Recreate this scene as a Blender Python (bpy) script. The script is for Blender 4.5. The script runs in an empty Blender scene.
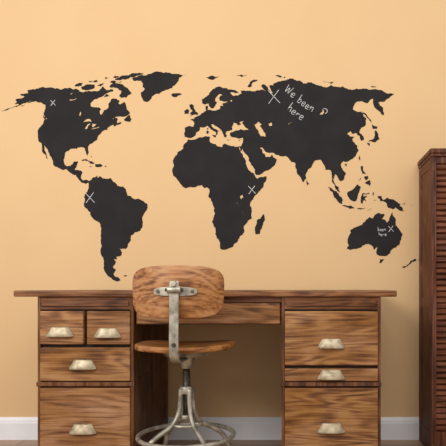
import bpy, math, random
from mathutils import Vector, Matrix
from mathutils.geometry import delaunay_2d_cdt

sc = bpy.context.scene
try:
    sc.view_settings.view_transform = 'Standard'
    sc.view_settings.look = 'None'
except Exception:
    pass

def lin(c):
    return tuple((v/255/12.92 if v/255 <= 0.04045 else ((v/255+0.055)/1.055)**2.4) for v in c) + (1.0,)

# ---------------------------------------------------------------- materials
def base_mat(name, rough=0.6, metal=0.0, spec=0.5):
    m = bpy.data.materials.new(name); m.use_nodes = True
    b = m.node_tree.nodes['Principled BSDF']
    b.inputs['Roughness'].default_value = rough
    b.inputs['Metallic'].default_value = metal
    b.inputs['Specular IOR Level'].default_value = spec
    return m, m.node_tree, b

def noise_mat(name, c1, c2, scale=8, rough=0.6, metal=0.0, bump=0.0, spec=0.5, lo=.35, hi=.65):
    m, nt, b = base_mat(name, rough, metal, spec)
    tc = nt.nodes.new('ShaderNodeTexCoord')
    n = nt.nodes.new('ShaderNodeTexNoise'); n.inputs['Scale'].default_value = scale
    n.inputs['Detail'].default_value = 6
    r = nt.nodes.new('ShaderNodeValToRGB')
    r.color_ramp.elements[0].color = lin(c1); r.color_ramp.elements[1].color = lin(c2)
    r.color_ramp.elements[0].position = lo; r.color_ramp.elements[1].position = hi
    nt.links.new(tc.outputs['Object'], n.inputs['Vector'])
    nt.links.new(n.outputs['Fac'], r.inputs['Fac'])
    nt.links.new(r.outputs['Color'], b.inputs['Base Color'])
    if bump:
        bp = nt.nodes.new('ShaderNodeBump'); bp.inputs['Strength'].default_value = bump
        bp.inputs['Distance'].default_value = 0.002
        nt.links.new(n.outputs['Fac'], bp.inputs['Height'])
        nt.links.new(bp.outputs['Normal'], b.inputs['Normal'])
    return m

def wood(name, light, mid, dark, axis='X', seed=0.0, rough=0.58, dens=1.0, ring=0.13, worn=1.0):
    m, nt, b = base_mat(name, rough, 0, 0.3)
    tc = nt.nodes.new('ShaderNodeTexCoord')
    mp = nt.nodes.new('ShaderNodeMapping')
    s = {'X': (1.3, 9, 9), 'Y': (9, 1.3, 9), 'Z': (9, 9, 1.3)}[axis]
    mp.inputs['Scale'].default_value = tuple(v*dens for v in s)
    mp.inputs['Location'].default_value = (seed*3.7, seed*1.9, seed*5.3)
    nt.links.new(tc.outputs['Object'], mp.inputs['Vector'])
    n1 = nt.nodes.new('ShaderNodeTexNoise'); n1.inputs['Scale'].default_value = 1.1
    n1.inputs['Detail'].default_value = 2; n1.inputs['Distortion'].default_value = 0.5
    nt.links.new(mp.outputs['Vector'], n1.inputs['Vector'])
    # growth rings from the noise field
    mul = nt.nodes.new('ShaderNodeMath'); mul.operation = 'MULTIPLY'; mul.inputs[1].default_value = 60
    nt.links.new(n1.outputs['Fac'], mul.inputs[0])
    sn = nt.nodes.new('ShaderNodeMath'); sn.operation = 'SINE'
    nt.links.new(mul.outputs[0], sn.inputs[0])
    ad = nt.nodes.new('ShaderNodeMath'); ad.operation = 'MULTIPLY_ADD'
    ad.inputs[1].default_value = ring; ad.inputs[2].default_value = 0.0
    nt.links.new(sn.outputs[0], ad.inputs[0])
    # fine fibres
    mp2 = nt.nodes.new('ShaderNodeMapping')
    s2 = {'X': (4, 90, 90), 'Y': (90, 4, 90), 'Z': (90, 90, 4)}[axis]
    mp2.inputs['Scale'].default_value = s2
    nt.links.new(tc.outputs['Object'], mp2.inputs['Vector'])
    n2 = nt.nodes.new('ShaderNodeTexNoise'); n2.inputs['Scale'].default_value = 1.5
    n2.inputs['Detail'].default_value = 5
    nt.links.new(mp2.outputs['Vector'], n2.inputs['Vector'])
    n3 = nt.nodes.new('ShaderNodeTexNoise'); n3.inputs['Scale'].default_value = 7
    n3.inputs['Detail'].default_value = 4
    nt.links.new(tc.outputs['Object'], n3.inputs['Vector'])
    a2 = nt.nodes.new('ShaderNodeMath'); a2.operation = 'ADD'
    nt.links.new(ad.outputs[0], a2.inputs[0]); nt.links.new(n2.outputs['Fac'], a2.inputs[1])
    a3 = nt.nodes.new('ShaderNodeMath'); a3.operation = 'MULTIPLY_ADD'
    a3.inputs[1].default_value = 0.6; nt.links.new(n3.outputs['Fac'], a3.inputs[0])
    nt.links.new(a2.outputs[0], a3.inputs[2])
    r = nt.nodes.new('ShaderNodeValToRGB')
    e = r.color_ramp.elements
    e[0].position = 0.52; e[0].color = lin(dark)
    e[1].position = 0.98; e[1].color = lin(light)
    k = e.new(0.76); k.color = lin(mid)
    nt.links.new(a3.outputs[0], r.inputs['Fac'])
    # faded, worn patches: less saturated and a little paler
    n4 = nt.nodes.new('ShaderNodeTexNoise'); n4.inputs['Scale'].default_value = 4.5
    n4.inputs['Detail'].default_value = 7; n4.inputs['Roughness'].default_value = 0.65
    mp4 = nt.nodes.new('ShaderNodeMapping'); mp4.inputs['Location'].default_value = (seed, 3+seed, 7)
    mp4.inputs['Scale'].default_value = {'X': (.6, 1, 1.6), 'Y': (1, .6, 1.6), 'Z': (1.4, 1, .7)}[axis]
    nt.links.new(tc.outputs['Object'], mp4.inputs['Vector']); nt.links.new(mp4.outputs['Vector'], n4.inputs['Vector'])
    ms = nt.nodes.new('ShaderNodeMapRange'); mv_ = nt.nodes.new('ShaderNodeMapRange')
    for q, lo_, hi_ in ((ms, 1.10, 1.10-0.20*worn), (mv_, 1.0-0.27*worn, 1.0+0.10*worn)):
        q.inputs['From Min'].default_value = 0.36; q.inputs['From Max'].default_value = 0.66
        q.inputs['To Min'].default_value = lo_; q.inputs['To Max'].default_value = hi_
        nt.links.new(n4.outputs['Fac'], q.inputs['Value'])
    hs = nt.nodes.new('ShaderNodeHueSaturation')
    nt.links.new(ms.outputs['Result'], hs.inputs['Saturation']); nt.links.new(mv_.outputs['Result'], hs.inputs['Value'])
    nt.links.new(r.outputs['Color'], hs.inputs['Color'])
    nt.links.new(hs.outputs['Color'], b.inputs['Base Color'])
    bp = nt.nodes.new('ShaderNodeBump'); bp.inputs['Strength'].default_value = 0.15
    bp.inputs['Distance'].default_value = 0.001
    nt.links.new(n2.outputs['Fac'], bp.inputs['Height'])
    nt.links.new(bp.outputs['Normal'], b.inputs['Normal'])
    return m

M_wall = noise_mat('wall_paint', (225, 188, 141), (227, 191, 144), scale=3, rough=0.9, spec=0.1)
M_base = noise_mat('trim_white_paint', (236, 236, 240), (245, 244, 246), scale=5, rough=0.45)
M_map = noise_mat('chalkboard_vinyl', (43, 41, 42), (48, 46, 46), scale=9, rough=0.9, spec=0.12)
M_chalk = noise_mat('chalk', (190, 188, 186), (235, 233, 230), scale=60, rough=1.0)
M_drawer = [wood('oak_drawer_%d' % i, (172-6*(i % 2), 125-5*(i % 2), 78), (143, 96, 56), (92, 57, 31), 'X', i*1.7) for i in range(4)]
M_panel = wood('oak_side_panel', (118, 80, 51), (96, 63, 39), (64, 40, 24), 'Z', 2.2)
M_frame = wood('oak_frame', (126, 81, 49), (102, 61, 35), (66, 38, 21), 'X', 4.0)
M_stile = wood('oak_stile', (126, 81, 49), (102, 61, 35), (66, 38, 21), 'Z', 5.0)
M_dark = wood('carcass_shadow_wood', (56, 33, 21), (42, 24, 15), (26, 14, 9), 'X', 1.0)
M_top = wood('oak_desktop', (152, 104, 66), (124, 80, 49), (84, 51, 30), 'X', 7.0, rough=0.45)
M_ply = wood('bent_plywood', (184, 130, 80), (158, 103, 58), (106, 64, 34), 'X', 8.5, rough=0.45, dens=0.8)
M_cab = wood('mahogany_cabinet', (122, 72, 48), (98, 54, 35), (62, 32, 21), 'Z', 3.0)
M_slat = wood('mahogany_slat', (134, 82, 56), (108, 62, 41), (70, 38, 25), 'X', 6.0)
M_pull = noise_mat('aged_brass_nickel', (150, 134, 106), (202, 187, 158), scale=40, rough=0.5, metal=0.35)
M_steel = noise_mat('worn_painted_steel', (132, 126, 112), (196, 188, 170), scale=30, rough=0.42, metal=0.55, bump=0.1)
M_bolt = noise_mat('dark_bolt_steel', (70, 66, 60), (110, 104, 94), scale=60, rough=0.4, metal=0.8)
# plank floor
def floor_mat():
    m, nt, b = base_mat('wood_floor', 0.4)
    tc = nt.nodes.new('ShaderNodeTexCoord')
    br = nt.nodes.new('ShaderNodeTexBrick')
    br.inputs['Color1'].default_value = lin((190, 156, 124)); br.inputs['Color2'].default_value = lin((172, 138, 108))
    br.inputs['Mortar'].default_value = lin((90, 66, 48))
    br.inputs['Scale'].default_value = 1.0; br.inputs['Mortar Size'].default_value = 0.003
    br.inputs['Brick Width'].default_value = 1.4; br.inputs['Row Height'].default_value = 0.11
    n = nt.nodes.new('ShaderNodeTexNoise'); n.inputs['Scale'].default_value = 3
    n.inputs['Detail'].default_value = 8
    mp = nt.nodes.new('ShaderNodeMapping'); mp.inputs['Scale'].default_value = (1, 22, 1)
    nt.links.new(tc.outputs['Object'], mp.inputs['Vector']); nt.links.new(mp.outputs['Vector'], n.inputs['Vector'])
    nt.links.new(tc.outputs['Object'], br.inputs['Vector'])
    mx = nt.nodes.new('ShaderNodeMix'); mx.data_type = 'RGBA'; mx.blend_type = 'MULTIPLY'
    mx.inputs['Factor'].default_value = 0.35
    nt.links.new(br.outputs['Color'], mx.inputs['A']); nt.links.new(n.outputs['Fac'], mx.inputs['B'])
    nt.links.new(mx.outputs['Result'], b.inputs['Base Color'])
    return m
M_floor = floor_mat()

# ---------------------------------------------------------------- helpers
def empty(name, loc):
    e = bpy.data.objects.new(name, None); sc.collection.objects.link(e)
    e.location = loc; e.empty_display_size = 0.1
    return e

def attach(o, parent):
    if parent is not None:
        o.parent = parent
        o.matrix_parent_inverse = Matrix.Translation(-Vector(parent.location))

def mesh_obj(name, verts, faces, mat, parent=None, smooth=False):
    me = bpy.data.meshes.new(name); me.from_pydata([tuple(v) for v in verts], [], faces); me.update()
    me.materials.append(mat)
    if smooth:
        for p in me.polygons: p.use_smooth = True
    o = bpy.data.objects.new(name, me); sc.collection.objects.link(o)
    attach(o, parent)
    return o

def bevel(o, w, seg=2):
    m = o.modifiers.new('bevel', 'BEVEL'); m.width = w; m.segments = seg
    m.limit_method = 'ANGLE'; m.angle_limit = math.radians(40)

def box(name, x0, x1, y0, y1, z0, z1, mat, parent=None, bv=0.0):
    v = [(x0,y0,z0),(x1,y0,z0),(x1,y1,z0),(x0,y1,z0),(x0,y0,z1),(x1,y0,z1),(x1,y1,z1),(x0,y1,z1)]
    f = [(0,3,2,1),(4,5,6,7),(0,1,5,4),(1,2,6,5),(2,3,7,6),(3,0,4,7)]
    o = mesh_obj(name, v, f, mat, parent)
    if bv: bevel(o, bv)
    return o

def cyl(name, p0, p1, r0, r1, mat, parent=None, n=24, bv=0.0):
    p0, p1 = Vector(p0), Vector(p1); d = (p1-p0).normalized()
    a = d.orthogonal().normalized(); b = d.cross(a)
    vs = []
    for p, r in ((p0, r0), (p1, r1)):
        for i in range(n):
            t = 2*math.pi*i/n
            vs.append(p + a*math.cos(t)*r + b*math.sin(t)*r)
    fs = [(i, (i+1) % n, n+(i+1) % n, n+i) for i in range(n)]
    fs.append(tuple(reversed(range(n)))); fs.append(tuple(range(n, 2*n)))
    o = mesh_obj(name, vs, fs, mat, parent)
    for p in o.data.polygons:
        if len(p.vertices) == 4: p.use_smooth = True
    if bv: bevel(o, bv)
    return o

def catmull(pts, k=8):
    P = [Vector(p) for p in pts]; P = [2*P[0]-P[1]] + P + [2*P[-1]-P[-2]]
    out = []
    for i in range(1, len(P)-2):
        for j in range(k):
            t = j/k
            out.append(0.5*((2*P[i]) + (P[i+1]-P[i-1])*t + (2*P[i-1]-5*P[i]+4*P[i+1]-P[i+2])*t*t + (3*P[i]-P[i-1]-3*P[i+1]+P[i+2])*t**3))
    out.append(P[-2]); return out

def tube(name, pts, r, mat, parent=None, closed=False, n=16, flat=None):
    """swept tube; flat=(rx,ry) gives a flat bar (x half width, other half thickness)"""
    P = [Vector(p) for p in pts]; N = len(P); vs = []
    ref = Vector((1, 0, 0)) if flat else None
    for i, p in enumerate(P):
        if closed: t = (P[(i+1) % N]-P[i-1]).normalized()
        else: t = (P[min(i+1, N-1)]-P[max(i-1, 0)]).normalized()
        if flat: a = ref
        else:
            u = Vector((0, 0, 1)) if closed or abs(t.z) < 0.9 else Vector((0, 1, 0))
            if not closed: u = Vector((0.31, 0.87, 0.05)).normalized() if abs(t.z) > .3 else Vector((0, 0, 1))
            a = (u - t*u.dot(t)).normalized()
        b = t.cross(a).normalized()
        for j in range(n):
            q = 2*math.pi*j/n
            c, s = math.cos(q), math.sin(q)
            if flat:
                c = math.copysign(abs(c)**0.35, c)*flat[0]; s = math.copysign(abs(s)**0.35, s)*flat[1]
                vs.append(p + a*c + b*s)
            else: vs.append(p + a*c*r + b*s*r)
    fs = []
    for i in range(N if closed else N-1):
        k = (i+1) % N
        for j in range(n):
            l = (j+1) % n
            fs.append((i*n+j, i*n+l, k*n+l, k*n+j))
    if not closed:
        fs.append(tuple(reversed(range(n)))); fs.append(tuple(range((N-1)*n, N*n)))
    return mesh_obj(name, vs, fs, mat, parent, smooth=True)

# ---------------------------------------------------------------- room
box('wall_back', -4, 3, 0.0, 0.12, -0.02, 3.0, M_wall)
box('floor', -4, 3, -4.5, 0.12, -0.12, -0.0, M_floor)
# profiled baseboard along the back wall
prof = [(0, 0), (-0.016, 0), (-0.016, 0.085), (-0.013, 0.09), (-0.013, 0.097), (-0.008, 0.106), (-0.004, 0.113), (0, 0.113)]
vs = [(-4, y, z) for y, z in prof] + [(3, y, z) for y, z in prof]; n = len(prof)
fs = [(i, (i+1) % n, n+(i+1) % n, n+i) for i in range(n)] + [tuple(reversed(range(n))), tuple(range(n, 2*n))]
mesh_obj('baseboard_back', vs, fs, M_base)

# ---------------------------------------------------------------- world map decal (Robinson projection on the wall)
RX = [1,.9986,.9954,.99,.9822,.973,.96,.9427,.9216,.8962,.8679,.835,.7986,.7597,.7186,.6732,.6213,.5722,.5322]
RY = [0,.062,.124,.186,.248,.31,.372,.434,.4958,.5571,.6176,.6769,.7346,.7903,.8435,.8936,.9394,.9761,1]
MAP_R = 0.480      # metres
MAP_CX, MAP_CZ = -0.533, 1.252   # wall position of lon 0 / lat 0
def robin(lon, lat):
    a = abs(lat)/5; i = min(int(a), 17); f = a-i
    kx = RX[i]*(1-f)+RX[i+1]*f; ky = RY[i]*(1-f)+RY[i+1]*f
    return Vector((MAP_CX + .8487*MAP_R*math.radians(lon)*kx, MAP_CZ + math.copysign(1.3523*MAP_R*ky, lat)))

AMER = [(-168,65.5),(-162,66.5),(-166,68.3),(-163,69.3),(-156.5,71.3),(-150,70.5),(-141,69.7),(-135,69),(-128,70.5),(-124,69.5),(-115,68.5),(-115,67.8),(-108,67.8),(-102,67.8),(-96,68),(-95,71.5),(-92,70),(-88,68.5),(-85,69.5),(-82,69),(-81.5,67.5),(-86,66.3),(-88,64.2),(-94,61),(-94.5,58.8),(-92.5,57),(-88,56.5),(-82.3,55.2),(-82,53),(-80,51.3),(-79,52),(-79.5,54.5),(-76.7,56),(-78.5,58.7),(-77.5,60.5),(-78,62.3),(-73.5,62.4),(-70,61),(-69.5,59),(-67.5,58.3),(-65,60.2),(-62,57.5),(-60,55),(-56,52.5),(-57,51.3),(-60,50.2),(-66,50.2),(-69,48.5),(-65,49.1),(-64.5,47.5),(-64,46),(-60.5,46.5),(-61,45.3),(-65.8,43.6),(-66.5,45),(-69,44),(-70.7,42.8),(-70,41.7),(-73,41),(-74,40.3),(-75.3,38.5),(-76,37),(-75.7,35.5),(-78,34),(-81,32),(-81.3,30),(-80.1,27),(-80.5,25.2),(-81.8,26.3),(-82.7,28),(-84,30),(-86,30.4),(-89,30.3),(-89.5,29.2),(-92,29.6),(-94.5,29.4),(-97.2,27.5),(-97.3,25),(-97.8,22.3),(-96.3,19.2),(-94.5,18.2),(-92,18.6),(-90.6,19.8),(-90.2,21),(-87,21.5),(-87.5,19),(-88.3,17),(-88.6,15.8),(-86,15.9),(-83.2,15),(-83.6,12.5),(-83.7,11),(-82.2,9.4),(-79.7,9.8),(-77.4,8.9),
(-75.5,10.7),(-74,11.3),(-71.7,12.3),(-71.5,11),(-70,12),(-68,10.6),(-64,10.3),(-61.8,10.7),(-60,8.5),(-57,6),(-53,5.5),(-51,4),(-50,1.5),(-49.5,-0.5),(-47,-0.8),(-44.3,-2.7),(-40,-2.9),(-37,-4.9),(-35.3,-5.5),(-34.9,-8),(-37,-11),(-38.8,-13.5),(-39,-17.5),(-40.5,-21.5),(-42,-23),(-45,-23.7),(-48.5,-26),(-48.8,-28.5),(-52,-33),(-53.8,-34.5),(-57,-34.5),(-58.3,-34),(-57,-36.5),(-57.8,-38.2),(-62,-39),(-62.3,-41),(-65,-41),(-63.6,-42.6),(-65.3,-44.5),(-67.5,-46),(-65.8,-47.5),(-69,-50.5),(-68.5,-52.3),(-65.2,-54.7),(-68,-55.5),(-72,-54),(-74.5,-51.5),(-75.3,-48),(-74,-44),(-73,-41.5),(-73.6,-38),(-71.7,-33),(-71.4,-29),(-70.3,-24),(-70.3,-18.3),(-73,-16.5),(-76.3,-13.7),(-78.7,-9),(-81.2,-6),(-80.3,-3.5),(-80.8,-1.5),(-80,0.8),(-78.5,2.3),(-77.3,4.5),(-77.6,6.8),(-78.3,8.0),(-80.3,7.2),(-82.9,8.0),(-85.6,10.5),(-87.6,12.9),(-91.5,14),(-94.2,16.2),(-97,15.9),(-101,17.4),(-105,19.5),(-105.5,22),(-109,25.8),(-112.5,30),(-114.7,31.6),(-113.6,29),(-111,25.5),(-109.6,23),(-110.5,23.3),(-112.3,26),(-115,28),(-116,30.5),(-117.3,33),(-120.6,34.6),(-122.4,37.3),(-124.3,40.4),(-124,44.5),(-124.6,48.3),(-122.6,48.6),(-127.5,51),(-130.3,54.5),(-133.5,58),(-137,58.8),(-140,59.8),(-146,60.8),(-151,59.5),(-150.5,61.2),(-153.5,59.2),(-157,56.8),(-162,55),(-166.5,53.6),(-160,56),(-157.5,58.6),(-162,58.7),(-162,60),(-166,61.6),(-161,64),(-165,64.5)]
AFRICA = [(32.3,31.2),(29,30.9),(25,31.6),(22,32.8),(20,32),(19.5,30.4),(15.5,31.5),(15,32.4),(11,33.3),(10.2,34.5),(11,37),(9.5,37.3),(3,36.9),(-2,35.2),(-5.9,35.6),(-7,33.8),(-9.8,31.3),(-9.8,29.5),(-13,27.8),(-16,24),(-17,21),(-16.2,18.5),(-17.4,14.7),(-16.7,12.4),(-13.5,9.5),(-11,6.7),(-7.6,4.4),(-4,5.2),(-2,4.8),(1.2,6),(4.4,6.4),(6,4.3),(8.5,4.6),(9.7,3.5),(9.3,1),(8.8,-0.8),(11.8,-4.7),(13.3,-8.5),(13.7,-12),(11.8,-16.5),(14.4,-22.5),(15.2,-27),(18.2,-32),(18.4,-34.2),(20,-34.8),(25,-34),(28,-33),(31,-29.7),(32.8,-26),(35.4,-24),(35,-20),(37,-17.8),(40.6,-15),(40.5,-10.5),(39.2,-7),(39.2,-4.7),(41.5,-1.8),(45,2),(48,4.5),(51.2,10.4),(51,11.9),(44.5,10.4),(43,11.7),(39.3,15.3),(37,18.8),(36.7,21.5),(35.2,24),(33.4,27),(32.3,29.8)]
EURASIA = [(32.3,31.2),(34.3,31.3),(36,35),(36,36.7),(32,36.1),(30.5,36.5),(27.5,36.8),(26.3,39),(27,40),(29.5,40.6),(31,41.1),(35,42),(41.5,41.5),(38.5,44.3),(37.5,46.6),(39,47.2),(35,46.2),(36.5,45.3),(33.5,44.5),(32.6,45.8),(30.5,46.3),(28.5,43.5),(28.4,41.7),(28.3,41.4),(26.5,40.9),(23.8,40.5),(23,39),(24,38),(22.8,36.6),(21.5,37.2),(21,39),(19.4,41.5),(18.5,42.5),(15.5,44),(13.8,45.2),(12.4,45.2),(12.5,44),(14,42.6),(16,41.9),(18.4,40.1),(17,40.5),(16.8,39),(15.9,38),(15.6,40),(12.5,41.6),(10.3,43.2),(8.8,44.4),(6,43.1),(3.2,43.3),(3,41.8),(0,39.8),(-0.5,38),(-2.2,36.9),(-5.6,36.3),(-8.9,37),(-9.4,38.8),(-8.8,43.2),(-2,43.5),(-1.3,45.5),(-2.5,47.3),(-4.7,48.3),(-1.5,48.7),(-1.5,49.7),(1.6,50.7),(4.5,52.3),(7,53.5),(8.7,54),(8.2,56.8),(10.6,57.6),(10.3,56),(9.9,54.7),(14,54.1),(18.5,54.7),(21,55.5),(21.5,57.5),(24,57.2),(23.6,59.2),(29.8,59.8),(25,60.3),(21.3,60.8),(21.3,63),(25,65),(22,65.7),(17.5,62),(17.3,60.5),(18.8,59.8),(16.5,57),(14.3,55.5),(12.8,55.8),(11.2,59),(8,58.1),(5.4,59.3),(5.2,62),(10,64),(14,67.5),(19,70),(25.5,71.1),(30.5,70.3),(40,67.7),(41,66.5),(33,66.7),(35,64.3),(39.5,64.6),(42,65.8),(44,66.2),(44,68.3),(53,68.3),(60,68.5),(66,69),(68.5,68.3),(67,70),(67,72),(70,73.3),(72.4,71.5),(72.4,68.5),(72,66.3),(74.4,66.7),(75,72),(80,72.3),(81,73.6),(87,75),(98,76.3),(104,77.7),(113,76),(113,73.7),(124,73.5),(129,71),(131,70.8),(140,72.5),(150,71.5),(160,69.7),(170,69.8),(180,68.8),(190,66),(185,64.5),(178,62.5),(170,60.2),(163.5,59.5),(163,56),(157,51),(155.8,56),(158.5,59),(164,62.4),(160,61.7),(154.5,59.5),(143,59.3),(135.5,54.7),(141,53),(140.3,48.5),(135.5,44),(131,42.7),(127.7,40),(129.4,37),(128.8,35.3),(126.3,34.6),(126.7,37.5),(125,39.6),(121.5,39),(121.5,40.7),(117.8,39),(119,37.3),(122.5,37.2),(119.5,35),(121.8,31.5),(121.5,28.3),(118,24.5),(113.5,22.2),(110,21),(108.5,21.7),(106,19),(109,13.5),(107.5,10.5),(105,8.7),(103,11),(100.8,13.4),(99.4,10),(100.5,7),(103,5),(104.2,1.6),(102,2.5),(100.3,6),(98.4,8.5),(98.7,12),(97.6,16),(94.5,16),(94.3,18.5),(91.5,22.6),(87,21.4),(82.3,16.6),(80.2,14),(79.9,10.5),(77.6,8.2),(76.3,10),(73.5,16),(72.7,20.5),(70.2,21),(69,22.5),(66.7,25),(61.5,25.1),(57.5,26.9),(54,26.9),(51,28.5),(50,30.2),(48,30),(50,26.5),(51.3,25.8),(51.5,24.2),(54.2,24.2),(56.2,25.7),(57,24),(59.8,22.5),(57.7,19),(55,17),(52,15.6),(45,12.8),(43.5,13),(43,16.5),(39.4,21.3),(37,26),(35.3,28),(34.9,29.4),(34.2,27.8),(32.9,30)]
HOLES_AM = [[(-92,46.8),(-88,48.6),(-84.7,46.8),(-88,47)],[(-88,42),(-87.6,45),(-85.2,45.6),(-86.4,42.2)],[(-84,45.8),(-80.2,45.2),(-82,43.2),(-83.5,44)],[(-83,41.6),(-79,43),(-77,44),(-80,42.3)],[(-98.5,53.5),(-97,52),(-96.6,50.5),(-98,51)],[(-117,61),(-112,62.5),(-110,62.5),(-114,61)],[(-124,65.5),(-119,66.8),(-119,65.5)]]
HOLES_EU = [[(47,45),(51,46.8),(53,45),(51,44),(52.8,41.5),(53.8,37.2),(50,37.4),(49,40),(47.5,43)],[(58.5,45.5),(61,46.5),(61,44.5),(59,44)],[(104,51.6),(108,53.5),(110,55.6),(109,53),(106,51.5)],[(74,45.5),(78,46.6),(76,45.6)],[(31,61),(33,61.5),(32,60.2)]]
HOLES_AF = [[(31.8,-0.8),(33.5,0.4),(34.2,-1.5),(32.5,-2.6)],[(29.3,-4),(30.6,-8),(29.8,-6)],[(34,-10),(35,-14),(34.4,-12.5)]]
ISL = [
[(-80,73.7),(-72,71),(-67,69),(-62,66.5),(-65,63),(-70,63),(-73,65),(-73,68),(-79,70),(-88,71),(-89,73)],
[(-117,71),(-115,73),(-106,73),(-102,70),(-105,69),(-114,69.3)],
[(-125,72),(-120,74.3),(-118,72),(-123,71.2)],
[(-90,77),(-87,80.5),(-75,83),(-63,82.5),(-70,80),(-78,77),(-84,76.4)],
[(-91,76),(-80,75.6),(-81,74.6),(-92,74.8)],[(-86,65.8),(-81,64),(-86,63.4)],
[(-116,76),(-108,76.3),(-106,75),(-115,75)],[(-101,73.5),(-97,73.8),(-98,71.5),(-102,72)],[(-95,80.5),(-90,80.3),(-91,78.2),(-95,79)],
[(-104,79),(-99,78.5),(-101,77.5)],[(-59,47.8),(-56,51.5),(-53,48.5),(-53.5,46.8),(-56,47)],[(-128,50.8),(-124,49.3),(-124,48.4),(-126,49.2)],
[(-154.5,57.8),(-152,58.2),(-153.5,56.9)],[(-170,52.8),(-168,53.4),(-168.5,52.6)],
[(-84.8,22),(-81,23.1),(-77,21.5),(-74.2,20.2),(-77.5,20),(-80,21.7)],[(-74,19.8),(-70,19.8),(-68.5,18.5),(-71.5,17.8),(-74,18.4)],
[(-67.2,18.5),(-65.6,18.4),(-66,17.8)],[(-78.3,18.5),(-76.3,18.1),(-77,17.7)],[(-78,24.8),(-77.5,25),(-77.6,23.8)],[(-61,-51.5),(-58,-51.4),(-59.5,-52.3)],
[(-73,78.3),(-65,81),(-55,82.4),(-35,83.6),(-22,82.3),(-12,81.5),(-19,79),(-19,76),(-21,73.5),(-24,71.5),(-24,70),(-32,68),(-39.5,65.5),(-42.5,61),(-44.5,60),(-48.5,61.2),(-51.5,64),(-53.5,67),(-51,69.5),(-54.5,71),(-56,74),(-60,76),(-68,76)],
[(-24,65.5),(-21,66.3),(-15,66.3),(-13.6,65),(-18.5,63.4),(-22.5,64)],
[(49.3,-12),(50.4,-15.7),(48.5,-20),(47,-25),(44,-25),(43.3,-22),(44.5,-18),(44.3,-16.2),(47,-15)],
[(-5.5,50.1),(1.3,51.2),(1.6,52.7),(0,53.5),(-2,55.8),(-2,57.6),(-4,58.6),(-5.8,58.3),(-5,55.5),(-3,54),(-4.7,52.8),(-5,51.7),(-3,51.3)],
[(-10,52),(-6.3,52.2),(-6,54.5),(-8,55.2),(-10,54)],[(11,79),(20,80.3),(27,80),(18,76.8)],
[(52,71),(56,73.5),(60,76),(68,76.8),(60,74.5),(57,71.5),(54,70.7)],[(47,80.5),(60,81.2),(58,80.2)],[(92,80.3),(98,81),(103,79.5),(100,78.2),(95,79)],
[(137,75.5),(148,75.2),(143,73.6)],[(178,71.3),(184,71.3),(181,70.8)],[(12.5,38),(15.3,38.2),(15,36.7)],[(8.3,41),(9.7,41),(9.5,39.2),(8.5,39)],[(8.7,42.6),(9.5,43),(9.3,41.5)],
[(23.5,35.5),(26.3,35.3),(25,34.8)],[(32.4,35),(34.4,35.6),(33.5,34.6)],[(142,54),(143.5,52),(143,49.5),(143,46.2),(142,47.5),(142,51)],
[(140,42),(141.8,45.4),(145,43.5),(143,42)],[(131,34),(135.5,35.5),(138,37.5),(140,40.5),(141.5,41.3),(142,39.3),(140.8,35.8),(138.5,34.8),(135.8,33.6),(133,34.3)],
[(130,33.5),(132,33),(131,31.2),(130.2,32)],[(120.2,23),(121.5,25.2),(121,22)],[(108.7,19.2),(110.8,20),(110,18.3)],[(79.8,8),(80.2,9.7),(81.8,7.3),(80.6,6)],
[(95.4,5.5),(98,4.2),(103.5,-0.5),(106,-3),(105.7,-5.8),(102.3,-4),(98.7,1.7)],[(109,1.5),(111.5,2.7),(115,5.2),(117,7),(119,5.2),(117.8,2),(116.5,-1.5),(115.5,-3.8),(111.5,-3.3),(110,-1.3)],
[(105.3,-6.7),(108.5,-6.6),(112.5,-6.8),(114.5,-8),(114.2,-8.7),(109,-7.8)],
[(119,-1),(120.2,1.2),(124.8,1.7),(124.5,.4),(120.5,.4),(121,-1),(123.3,-0.8),(121.8,-2),(122.7,-4.5),(121,-3),(120.4,-5.5),(119.5,-5.4),(119,-3)],
[(120.3,16),(120.7,18.5),(122.2,18.4),(121.7,15.5),(124,13),(121,13.7)],[(122,7.5),(123.5,8.6),(125.5,9.7),(126.4,7.3),(125.5,5.7),(124,6.8)],[(122,11.8),(125,12),(125,10.5),(123,9.3),(122,10.5)],[(117.2,8.6),(119.4,11),(119.5,10.3)],
[(123.6,-10.2),(127,-8.4),(125.5,-9.6)],[(116,-8.8),(119,-8.3),(123,-8.3),(120,-9)],[(127.5,2),(128.6,1.2),(128,-0.7)],[(128,-3),(130.6,-3.1),(129,-3.6)],
[(131,-0.8),(134,-0.8),(135,-3.3),(138,-1.6),(141,-2.6),(145,-4.3),(147.8,-6),(147,-6.8),(150.7,-10.5),(147.5,-10),(144.5,-7.7),(142.5,-9.2),(139,-8.1),(138,-5.5),(133,-4),(132.8,-2.8),(131,-1.5)],
[(148.5,-5.8),(152,-4.3),(150.5,-6.2)],[(155,-6),(157,-7.5),(156,-7)],
[(142.5,-10.8),(145.3,-15),(146.2,-18.9),(150,-22.3),(153.2,-25.2),(153.5,-28.5),(152.5,-32.5),(150,-37.2),(146.3,-39),(143.5,-38.8),(140.5,-38),(138.2,-35.5),(137.7,-33),(135.7,-34.8),(134,-32.7),(131.2,-31.5),(126,-32.3),(123.5,-33.9),(118,-35),(115,-34.3),(115.8,-32),(113.6,-26.5),(113.8,-22.5),(116.8,-20.6),(121.5,-19),(122.3,-17.5),(126,-14),(128.5,-15),(130.5,-12.3),(132.5,-11.3),(136.8,-12.2),(135.5,-15),(139.5,-17.5),(141,-16),(141.7,-12.5)],
[(144.7,-40.8),(148.3,-41),(147.5,-43.5),(146,-43.3)],[(172.8,-34.5),(175.5,-36.7),(178.4,-37.8),(177,-39.5),(175.2,-41.5),(174,-39.3),(174.8,-37.5)],
[(172.7,-40.6),(174,-41.7),(171,-44.3),(169,-46.6),(166.5,-46),(170,-43)],
]
rnd = random.Random(11)
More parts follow.
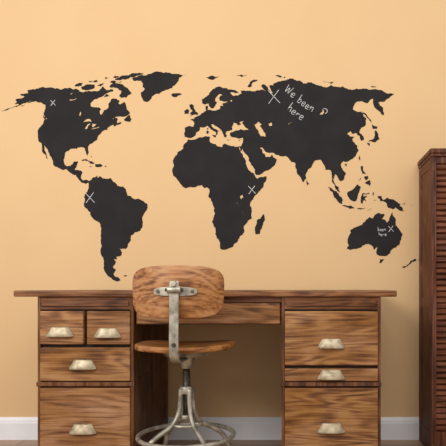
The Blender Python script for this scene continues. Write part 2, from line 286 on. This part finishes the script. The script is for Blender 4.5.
def rough_loop(ll):
    P = [robin(*p) for p in ll]
    def sub(a, b, d):
        L = (b-a).length
        if L < 0.007 or d == 0: return [a]
        nrm = Vector((-(b-a).y, (b-a).x))
        m = (a+b)/2 + nrm*rnd.uniform(-0.15, 0.15)
        return sub(a, m, d-1) + sub(m, b, d-1)
    out = []
    for i in range(len(P)): out += sub(P[i], P[(i+1) % len(P)], 4)
    return out
mv, mf = [], []
YF = -0.0012
def inside(x, y, loops):
    c = False
    for l in loops:
        n = len(l)
        for i in range(n):
            a, b = l[i], l[i-1]
            if (a.y > y) != (b.y > y) and x < (b.x-a.x)*(y-a.y)/(b.y-a.y)+a.x: c = not c
    return c
def add_poly(loops):
    flat = [p for l in loops for p in l]
    edges = []; off = 0
    for l in loops:
        n = len(l)
        edges += [(off+i, off+(i+1) % n) for i in range(n)]; off += n
    V, E, F, _, _, _ = delaunay_2d_cdt([Vector((p.x*100, p.y*100)) for p in flat], edges, [], 0, 1e-5)
    V = [v/100 for v in V]
    base = len(mv)
    for p in V: mv.append((p.x, YF, p.y))
    for t in F:
        a, b, c = (V[i] for i in t)
        g = (a+b+c)/3
        if not inside(g.x, g.y, loops): continue
        z = (b-a).cross(c-a)
        if abs(z) < 1e-12: continue
        mf.append(tuple(base+i for i in (t if z > 0 else (t[0], t[2], t[1]))))
    # thin vinyl edge back to the wall
    for l in loops:
        n = len(l); b2 = len(mv)
        for p in l: mv.append((p.x, YF, p.y)); mv.append((p.x, 0.0005, p.y))
        for i in range(n):
            j = (i+1) % n
            mf.append((b2+2*i, b2+2*j, b2+2*j+1, b2+2*i+1))
add_poly([rough_loop(AMER)] + [rough_loop(h) for h in HOLES_AM])
add_poly([rough_loop(AFRICA)] + [rough_loop(h) for h in HOLES_AF])
add_poly([rough_loop(EURASIA)] + [rough_loop(h) for h in HOLES_EU])
for l in ISL: add_poly([rough_loop(l)])
E_map = empty('world_map_wall_decal', (MAP_CX, 0, MAP_CZ))
mesh_obj('continents', mv, mf, M_map, E_map)

# chalk strokes, drawn in wall metres
cv, cf = [], []
def stroke(pts, w=0.0026):
    P = [Vector(p) for p in pts]
    if len(P) > 2: P = [Vector((q.x, q.y)) for q in catmull([(p.x, p.y, 0) for p in P], 4)]
    b = len(cv)
    for i, p in enumerate(P):
        t = (P[min(i+1, len(P)-1)]-P[max(i-1, 0)])
        if t.length < 1e-9: t = Vector((1, 0))
        t.normalize(); nn = Vector((-t.y, t.x))*w/2
        for q in (p+nn, p-nn): cv.append((q.x, YF-0.0006, q.y))
    for i in range(len(P)-1):
        cf.append((b+2*i+1, b+2*i+3, b+2*i+2, b+2*i))
G = {'W': ([(0,1.6),(.3,0),(.6,1.2),(.95,0),(1.25,1.7)], 1.5), 'e': ([(0,.5),(.6,.55),(.55,.95),(.15,.9),(0,.45),(.2,.03),(.75,.15)], .95),
     'b': ([(0,1.9),(.03,.9),(.05,0),(.5,.05),(.65,.5),(.4,.9),(.05,.6)], .95), 'n': ([(0,.95),(.05,0),(.1,.6),(.4,.95),(.62,.7),(.7,0)], .95),
     'h': ([(0,1.9),(.02,.9),(0,0),(.08,.6),(.38,.95),(.6,.7),(.66,0)], .95), 'r': ([(0,.95),(.02,0),(.05,.6),(.3,.95),(.6,.9)], .8)}
def write(text, x, z, ang, h, w=0.0026):
    c, s = math.cos(ang), math.sin(ang); adv = 0
    for k, ch in enumerate(text):
        g, wd = G[ch]
        o = 0.12*math.sin(2.3*k+1)
        stroke([(x + ((adv+a)*c - (b+o)*s)*h, z + ((adv+a)*s + (b+o)*c)*h) for a, b in g], w)
        adv += wd*1.12
def W(px, py): return ((px-300)/195.0, 0.775+(288-py)/195.0)   # notes taken on the wall, 195 units per metre
def cross(px, py, s):
    x, z = W(px, py); s /= 195
    stroke([(x-s, z+s*1.1), (x+s, z-s)]); stroke([(x+s*.8, z+s*1.2), (x-s*.9, z-s*1.1)])
cross(274, 97, 6); cross(90, 198, 4.5); cross(252, 190, 3.6); cross(53, 103, 2.4); cross(391, 229, 2.6)
x, z = W(284, 91); write('We', x, z, math.radians(-38), 0.024)
x, z = W(297, 102); write('been', x, z, math.radians(-35), 0.023)
x, z = W(287, 110); write('here', x, z, math.radians(-38), 0.024)
x, z = W(378, 231); write('been', x, z, 0, 0.010, 0.0018)
x, z = W(379, 236); write('here', x, z, 0, 0.010, 0.0018)
x, z = W(326, 111); stroke([(x-.012, z+.014), (x+.004, z+.008), (x+.006, z-.004), (x-.004, z-.014)])
mesh_obj('chalk_writing', cv, cf, M_chalk, E_map)

# ---------------------------------------------------------------- desk
YD = -0.65           # front plane of the pedestals
YB = -0.05           # back of the desk
desk = empty('wooden_desk', (-0.38, -0.35, 0))
top = box('desktop', -1.142, 0.386, YD-0.012, YB+0.02, 0.740, 0.765, M_top, desk, 0.005)

def pull(name, x, z, yf, w=0.108, h=0.036, d=0.020):
    """bin pull: narrow at the top where it meets the drawer, flaring out to a projecting lip"""
    rows = [(0.00, 0.60, 0.000), (0.05, 0.66, 0.010), (0.55, 0.84, 0.016), (0.85, 0.98, 0.021), (1.0, 1.0, 0.020), (1.0, 0.97, 0.0)]
    K = 10; vs = []; fs = []
    for (t, wf, dd) in rows:
        for i in range(K+1):
            u = -1+2*i/K
            vs.append((x+u*w/2*wf, yf - dd*d/0.02*(1-0.85*abs(u)**6), z+h/2-t*h))
    R = len(rows)
    for r in range(R-1):
        for i in range(K):
            a = r*(K+1)+i; fs.append((a, a+K+1, a+K+2, a+1))
    o = mesh_obj(name, vs, fs, M_pull, desk, smooth=False)
    for p in o.data.polygons: p.use_smooth = True
    s = o.modifiers.new('s', 'SOLIDIFY'); s.thickness = 0.0015; s.offset = 0
    e = o.modifiers.new('es', 'EDGE_SPLIT'); e.split_angle = math.radians(45)

def zz(py): return 0.775-(py-288)/250.0
def xx(px): return (px-300)/250.0

def pedestal(tag, x0, x1, rows, seed):
    # carcass, side panels in frame-and-panel work
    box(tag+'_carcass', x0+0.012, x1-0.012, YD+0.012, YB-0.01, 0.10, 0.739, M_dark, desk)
    for k, (sa, sb) in enumerate(((x0, x0+0.012), (x1-0.012, x1))):
        box(tag+'_panel_%d' % k, sa-(0 if k else -0.004), sb-(0.004 if k else 0), YD+0.01, YB-0.012, 0.10, 0.739, M_panel, desk)
        for j, (ya, yb) in enumerate(((YD, YD+0.06), (-0.37, -0.32), (YB-0.06, YB))):
            box(tag+'_stile_%d_%d' % (k, j), sa, sb, ya, yb, 0.06, 0.740, M_panel, desk, 0.002)
        for j, (za, zb) in enumerate(((0.70, 0.739), (0.375, 0.405), (0.08, 0.13))):
            box(tag+'_rail_%d_%d' % (k, j), sa+0.001, sb-0.001, YD+0.06, YB-0.06, za, zb, M_panel, desk, 0.002)
    # front frame
    box(tag+'_front_stile_0', x0-0.001, x0+0.010, YD-0.002, YD+0.02, 0.06, 0.7395, M_stile, desk, 0.0015)
    box(tag+'_front_stile_1', x1-0.010, x1+0.001, YD-0.002, YD+0.02, 0.06, 0.7395, M_stile, desk, 0.0015)
    box(tag+'_front_rail_top', x0+0.010, x1-0.010, YD-0.001, YD+0.02, zz(309.5), 0.7395, M_frame, desk, 0.0015)
    # pull-out writing slide under the top
    box(tag+'_slide', x0+0.018, x1-0.018, YD-0.007, YD+0.3, zz(306), zz(301), M_frame, desk, 0.002)
    # waist moulding and plinth
    box(tag+'_waist_rail', x0-0.004, x1+0.004, YD-0.008, YD+0.03, zz(386), zz(382), M_stile, desk, 0.002)
    box(tag+'_plinth', x0-0.003, x1+0.003, YD-0.005, YD+0.03, 0.06, 0.10, M_frame, desk, 0.002)
    for i, (a, b, c, d, hx, hz) in enumerate(rows):
        box(tag+'_drawer_%d' % i, a, b, YD-0.010, YD+0.25, c, d, M_drawer[(i+seed) % 4], desk, 0.004)
        pull(tag+'_pull_%d' % i, hx, hz, YD-0.010)
    # feet
    for i, fx in enumerate((x0+0.03, x1-0.03)):
        for j, fy in enumerate((YD+0.03, YB-0.03)):
            cyl(tag+'_foot_%d%d' % (i, j), (fx, fy, 0), (fx, fy, 0.12), 0.016, 0.024, M_stile, desk, bv=0.002)

pedestal('left', xx(38), xx(133.5), [
    (xx(40.8), xx(84.2), zz(344.2), zz(311), xx(61), zz(331.5)),
    (xx(87.6), xx(130.8), zz(344.2), zz(311), xx(108.5), zz(332.5)),
    (xx(40.8), xx(130.8), zz(380.8), zz(347.4), xx(84), zz(364)),
    (xx(40.8), xx(130.8), 0.105, zz(387.8), xx(84), zz(428))], 0)
pedestal('right', xx(282), xx(380.5), [
    (xx(284.8), xx(377.8), zz(365.1), zz(311), xx(331), zz(343)),
    (xx(284.8), xx(377.8), zz(381), zz(368.3), xx(331), zz(374)),
    (xx(284.8), xx(377.8), 0.105, zz(387.8), xx(331), zz(427))], 2)
# knee-hole drawer and back rail
xa, xb = xx(133.5)+0.002, xx(282)-0.002
box('knee_apron', xa, xb, YD+0.03, YD+0.05, zz(325), 0.739, M_frame, desk)
box('centre_drawer', xa+0.006, xb-0.006, YD+0.012, YD+0.45, zz(324), zz(303), M_drawer[1], desk, 0.003)
box('centre_rail_lip', xa, xb, YD+0.010, YD+0.03, zz(302.3), 0.7395, M_frame, desk, 0.001)
cyl('centre_drawer_lock', (-0.33, YD+0.013, zz(309)), (-0.33, YD+0.008, zz(309)), 0.008, 0.008, M_pull, desk)
box('knee_back_rail', xa, xb, YB-0.03, YB-0.012, 0.66, 0.739, M_panel, desk)

# ---------------------------------------------------------------- drafting stool
SX, SY = -0.452, -0.66
stool = empty('drafting_stool', (SX, SY, 0))
def sheet(name, fn, nu, nv, thick, mat, bv):
    vs = []; fs = []
    for j in range(nv+1):
        for i in range(nu+1):
            vs.append(fn(-1+2*i/nu, -1+2*j/nv))
    for j in range(nv):
        for i in range(nu):
            a = j*(nu+1)+i; fs.append((a, a+1, a+nu+2, a+nu+1))
    o = mesh_obj(name, vs, fs, mat, stool, smooth=True)
    s = o.modifiers.new('solid', 'SOLIDIFY'); s.thickness = thick; s.offset = 0
    b = o.modifiers.new('bevel', 'BEVEL'); b.width = bv; b.segments = 3; b.limit_method = 'ANGLE'; b.angle_limit = math.radians(50)
    return o
def sq2round(u, v, n):
    m = max(abs(u), abs(v))
    if m < 1e-6: return 0, 0
    L = (abs(u)**n+abs(v)**n)**(1/n)
    return u*m/L, v*m/L
def seat_fn(u, v):
    a, b = sq2round(u, v, 2.7)
    r2 = a*a+b*b
    z = 0.546 - 0.014*max(0, 1-r2)*0.9 + 0.004*a*a - 0.010*max(0, b)**3
    return (SX + a*0.192, SY + b*0.185, z)
sheet('seat', seat_fn, 28, 28, 0.022, M_ply, 0.008)
BY = SY-0.205
def back_fn(u, v):
    a, b = sq2round(u, v, 4.6)
    w = 0.171*(1 - 0.035*(1-b)*0.5)
    z = 0.759 + b*0.092 + (0.006*(1-a*a) if b > 0 else -0.003*(1-a*a))*abs(b)
    return (SX + a*w, BY + 0.055*a*a + 0.006*b*b, z)
sheet('backrest', back_fn, 32, 18, 0.013, M_ply, 0.004)
# bracket plate on the outside of the backrest
def brk(u, v):
    a, b = sq2round(u, v, 5)
    return (SX + a*0.079, BY - 0.010 + 0.055*(a*0.079/0.171)**2, 0.762 + b*0.017*(1-0.25*a*a))
sheet('bracket_plate', brk, 16, 6, 0.004, M_steel, 0.001)
for i, dx in enumerate((-0.062, 0.062)):
    cyl('bracket_bolt_%d' % i, (SX+dx, BY-0.002, 0.762), (SX+dx, BY-0.012, 0.762), 0.0065, 0.005, M_bolt, stool)
cyl('pivot_barrel', (SX-0.024, BY-0.020, 0.768), (SX+0.024, BY-0.020, 0.768), 0.014, 0.014, M_steel, stool, bv=0.002)
cyl('pivot_cap', (SX, BY-0.012, 0.790), (SX, BY-0.036, 0.790), 0.012, 0.009, M_steel, stool, bv=0.002)
cyl('pivot_bolt', (SX-0.032, BY-0.020, 0.768), (SX+0.032, BY-0.020, 0.768), 0.006, 0.006, M_bolt, stool)
# flat spring-steel upright sweeping down and under the seat
bar = catmull([(SX, BY-0.019, 0.800), (SX, BY-0.022, 0.76), (SX, BY-0.024, 0.68), (SX, BY-0.026, 0.58), (SX, BY-0.020, 0.530), (SX, BY+0.015, 0.506), (SX, BY+0.08, 0.500), (SX, SY+0.06, 0.500)], 8)
tube('back_upright', bar, 0, M_steel, stool, n=16, flat=(0.017, 0.0035))
cyl('upright_bolt', (SX, BY-0.026, 0.57), (SX, BY-0.036, 0.57), 0.009, 0.007, M_bolt, stool)
# swivel plate, screw and hub
cyl('seat_mount_plate', (SX, SY, 0.506), (SX, SY, 0.530), 0.085, 0.100, M_steel, stool, bv=0.003)
cyl('swivel_housing', (SX, SY, 0.455), (SX, SY, 0.508), 0.021, 0.038, M_steel, stool, bv=0.003)
cyl('height_screw', (SX, SY, 0.26), (SX, SY, 0.46), 0.013, 0.013, M_bolt, stool)
for i in range(9):
    cyl('screw_thread_%d' % i, (SX, SY, 0.375+i*0.008), (SX, SY, 0.379+i*0.008), 0.015, 0.015, M_bolt, stool)
cyl('hub_collar', (SX, SY, 0.355), (SX, SY, 0.385), 0.028, 0.026, M_steel, stool, bv=0.003)
cyl('lower_collar', (SX, SY, 0.255), (SX, SY, 0.272), 0.026, 0.026, M_steel, stool, bv=0.003)
for i in range(4):
    a = math.radians(38+90*i); c, s = math.cos(a), math.sin(a)
    pts = [(SX+c*r, SY+s*r, z) for r, z in ((0.024, 0.375), (0.027, 0.33), (0.034, 0.28), (0.062, 0.235), (0.115, 0.205), (0.168, 0.165), (0.205, 0.09), (0.222, 0.012))]
    tube('leg_%d' % (i+1), catmull(pts, 6), 0.0095, M_steel, stool)
    cyl('foot_tip_%d' % (i+1), (SX+c*.223, SY+s*.223, 0), (SX+c*.221, SY+s*.221, 0.03), 0.013, 0.011, M_bolt, stool)
tube('foot_ring', [(SX+0.187*math.cos(t*math.pi/36), SY+0.187*math.sin(t*math.pi/36), 0.190) for t in range(72)], 0.009, M_steel, stool, closed=True)
tube('inner_brace_ring', [(SX+0.060*math.cos(t*math.pi/24), SY+0.060*math.sin(t*math.pi/24), 0.236) for t in range(48)], 0.006, M_steel, stool, closed=True)

# ---------------------------------------------------------------- tambour cabinet on the right
cab = empty('tambour_cabinet', (0.86, -0.17, 0))
cx0, cx1, cy0, cy1, H = 0.608, 1.11, -0.30, -0.018, 1.395
box('side_left_panel', cx0+0.003, cx0+0.02, cy0+0.01, cy1, 0.0, H, M_cab, cab)
box('side_right', cx1-0.02, cx1, cy0, cy1, 0.0, H, M_cab, cab, 0.002)
for i, (ya, yb) in enumerate(((cy0, cy0+0.05), (cy1-0.05, cy1))):
    box('side_stile_%d' % i, cx0-0.001, cx0+0.021, ya, yb, 0.0, H, M_cab, cab, 0.002)
for i, (za, zb) in enumerate(((0.0, 0.10), (0.68, 0.73), (H-0.06, H-0.0005))):
    box('side_rail_%d' % i, cx0, cx0+0.02, cy0+0.05, cy1-0.05, za, zb, M_cab, cab, 0.002)
box('crown', cx0-0.010, cx1+0.010, cy0-0.012, cy1, H, H+0.022, M_cab, cab, 0.004)
box('crown_bead', cx0-0.005, cx1+0.005, cy0-0.006, cy1, H-0.014, H, M_cab, cab, 0.003)
box('back_panel', cx0+0.02, cx1-0.02, cy1-0.012, cy1, 0.05, H-0.014, M_cab, cab)
box('plinth', cx0+0.02, cx1-0.02, cy0+0.01, cy0+0.03, 0.0, 0.09, M_cab, cab)
box('bottom_board', cx0+0.02, cx1-0.02, cy0+0.01, cy1-0.012, 0.09, 0.11, M_cab, cab)
# tambour shutter: one ribbed sheet of rounded slats
vs = []; fs = []; ns = 46; z0, z1 = 0.112, H-0.045; hh = (z1-z0)/ns
for i in range(ns):
    for k, (t, d) in enumerate(((0, 0.009), (0.07, 0.001), (0.28, -0.006), (0.72, -0.006), (0.93, 0.001), (1, 0.009))):
        for x in (cx0+0.021, cx1-0.021): vs.append((x, cy0+0.014+d, z0+(i+t)*hh))
for r in range(len(vs)//2-1): fs.append((2*r, 2*r+1, 2*r+3, 2*r+2))
mesh_obj('tambour_slats', vs, fs, M_slat, cab)
box('head_rail', cx0+0.02, cx1-0.02, cy0+0.004, cy0+0.03, H-0.045, H-0.014, M_cab, cab, 0.002)

# ---------------------------------------------------------------- light
w = bpy.data.worlds.new('World'); sc.world = w; w.use_nodes = True
bg = w.node_tree.nodes['Background']; bg.inputs['Color'].default_value = (1.0, 0.992, 0.98, 1); bg.inputs['Strength'].default_value = 0.70
def area(name, loc, tgt, size, power, col):
    l = bpy.data.lights.new(name, 'AREA'); l.shape = 'RECTANGLE'; l.size = size[0]; l.size_y = size[1]; l.energy = power; l.color = col
    o = bpy.data.objects.new(name, l); sc.collection.objects.link(o); o.location = loc
    o.rotation_euler = (Vector(tgt)-Vector(loc)).to_track_quat('-Z', 'Y').to_euler()
    return o
area('key_light', (-2.1, -3.2, 2.3), (-0.2, 0, 0.9), (1.4, 1.2), 60, (1.0, 0.975, 0.94))  # added soft key from upper left front, not an actual window
area('upper_area_light', (0.5, -2.9, 2.7), (0.0, 0, 0.8), (1.8, 1.2), 30, (1.0, 0.97, 0.93))  # unseen area light, high up in front of the wall; no fixture modelled

# ---------------------------------------------------------------- camera
cd = bpy.data.cameras.new('camera'); cd.sensor_width = 36; cd.lens = 575/446*36
cd.shift_x = -77/446; cd.shift_y = 65/446; cd.clip_start = 0.05
co = bpy.data.objects.new('camera', cd); sc.collection.objects.link(co)
co.location = (0, -2.95, 0.775); co.rotation_euler = (math.radians(90), 0, 0)
sc.camera = co
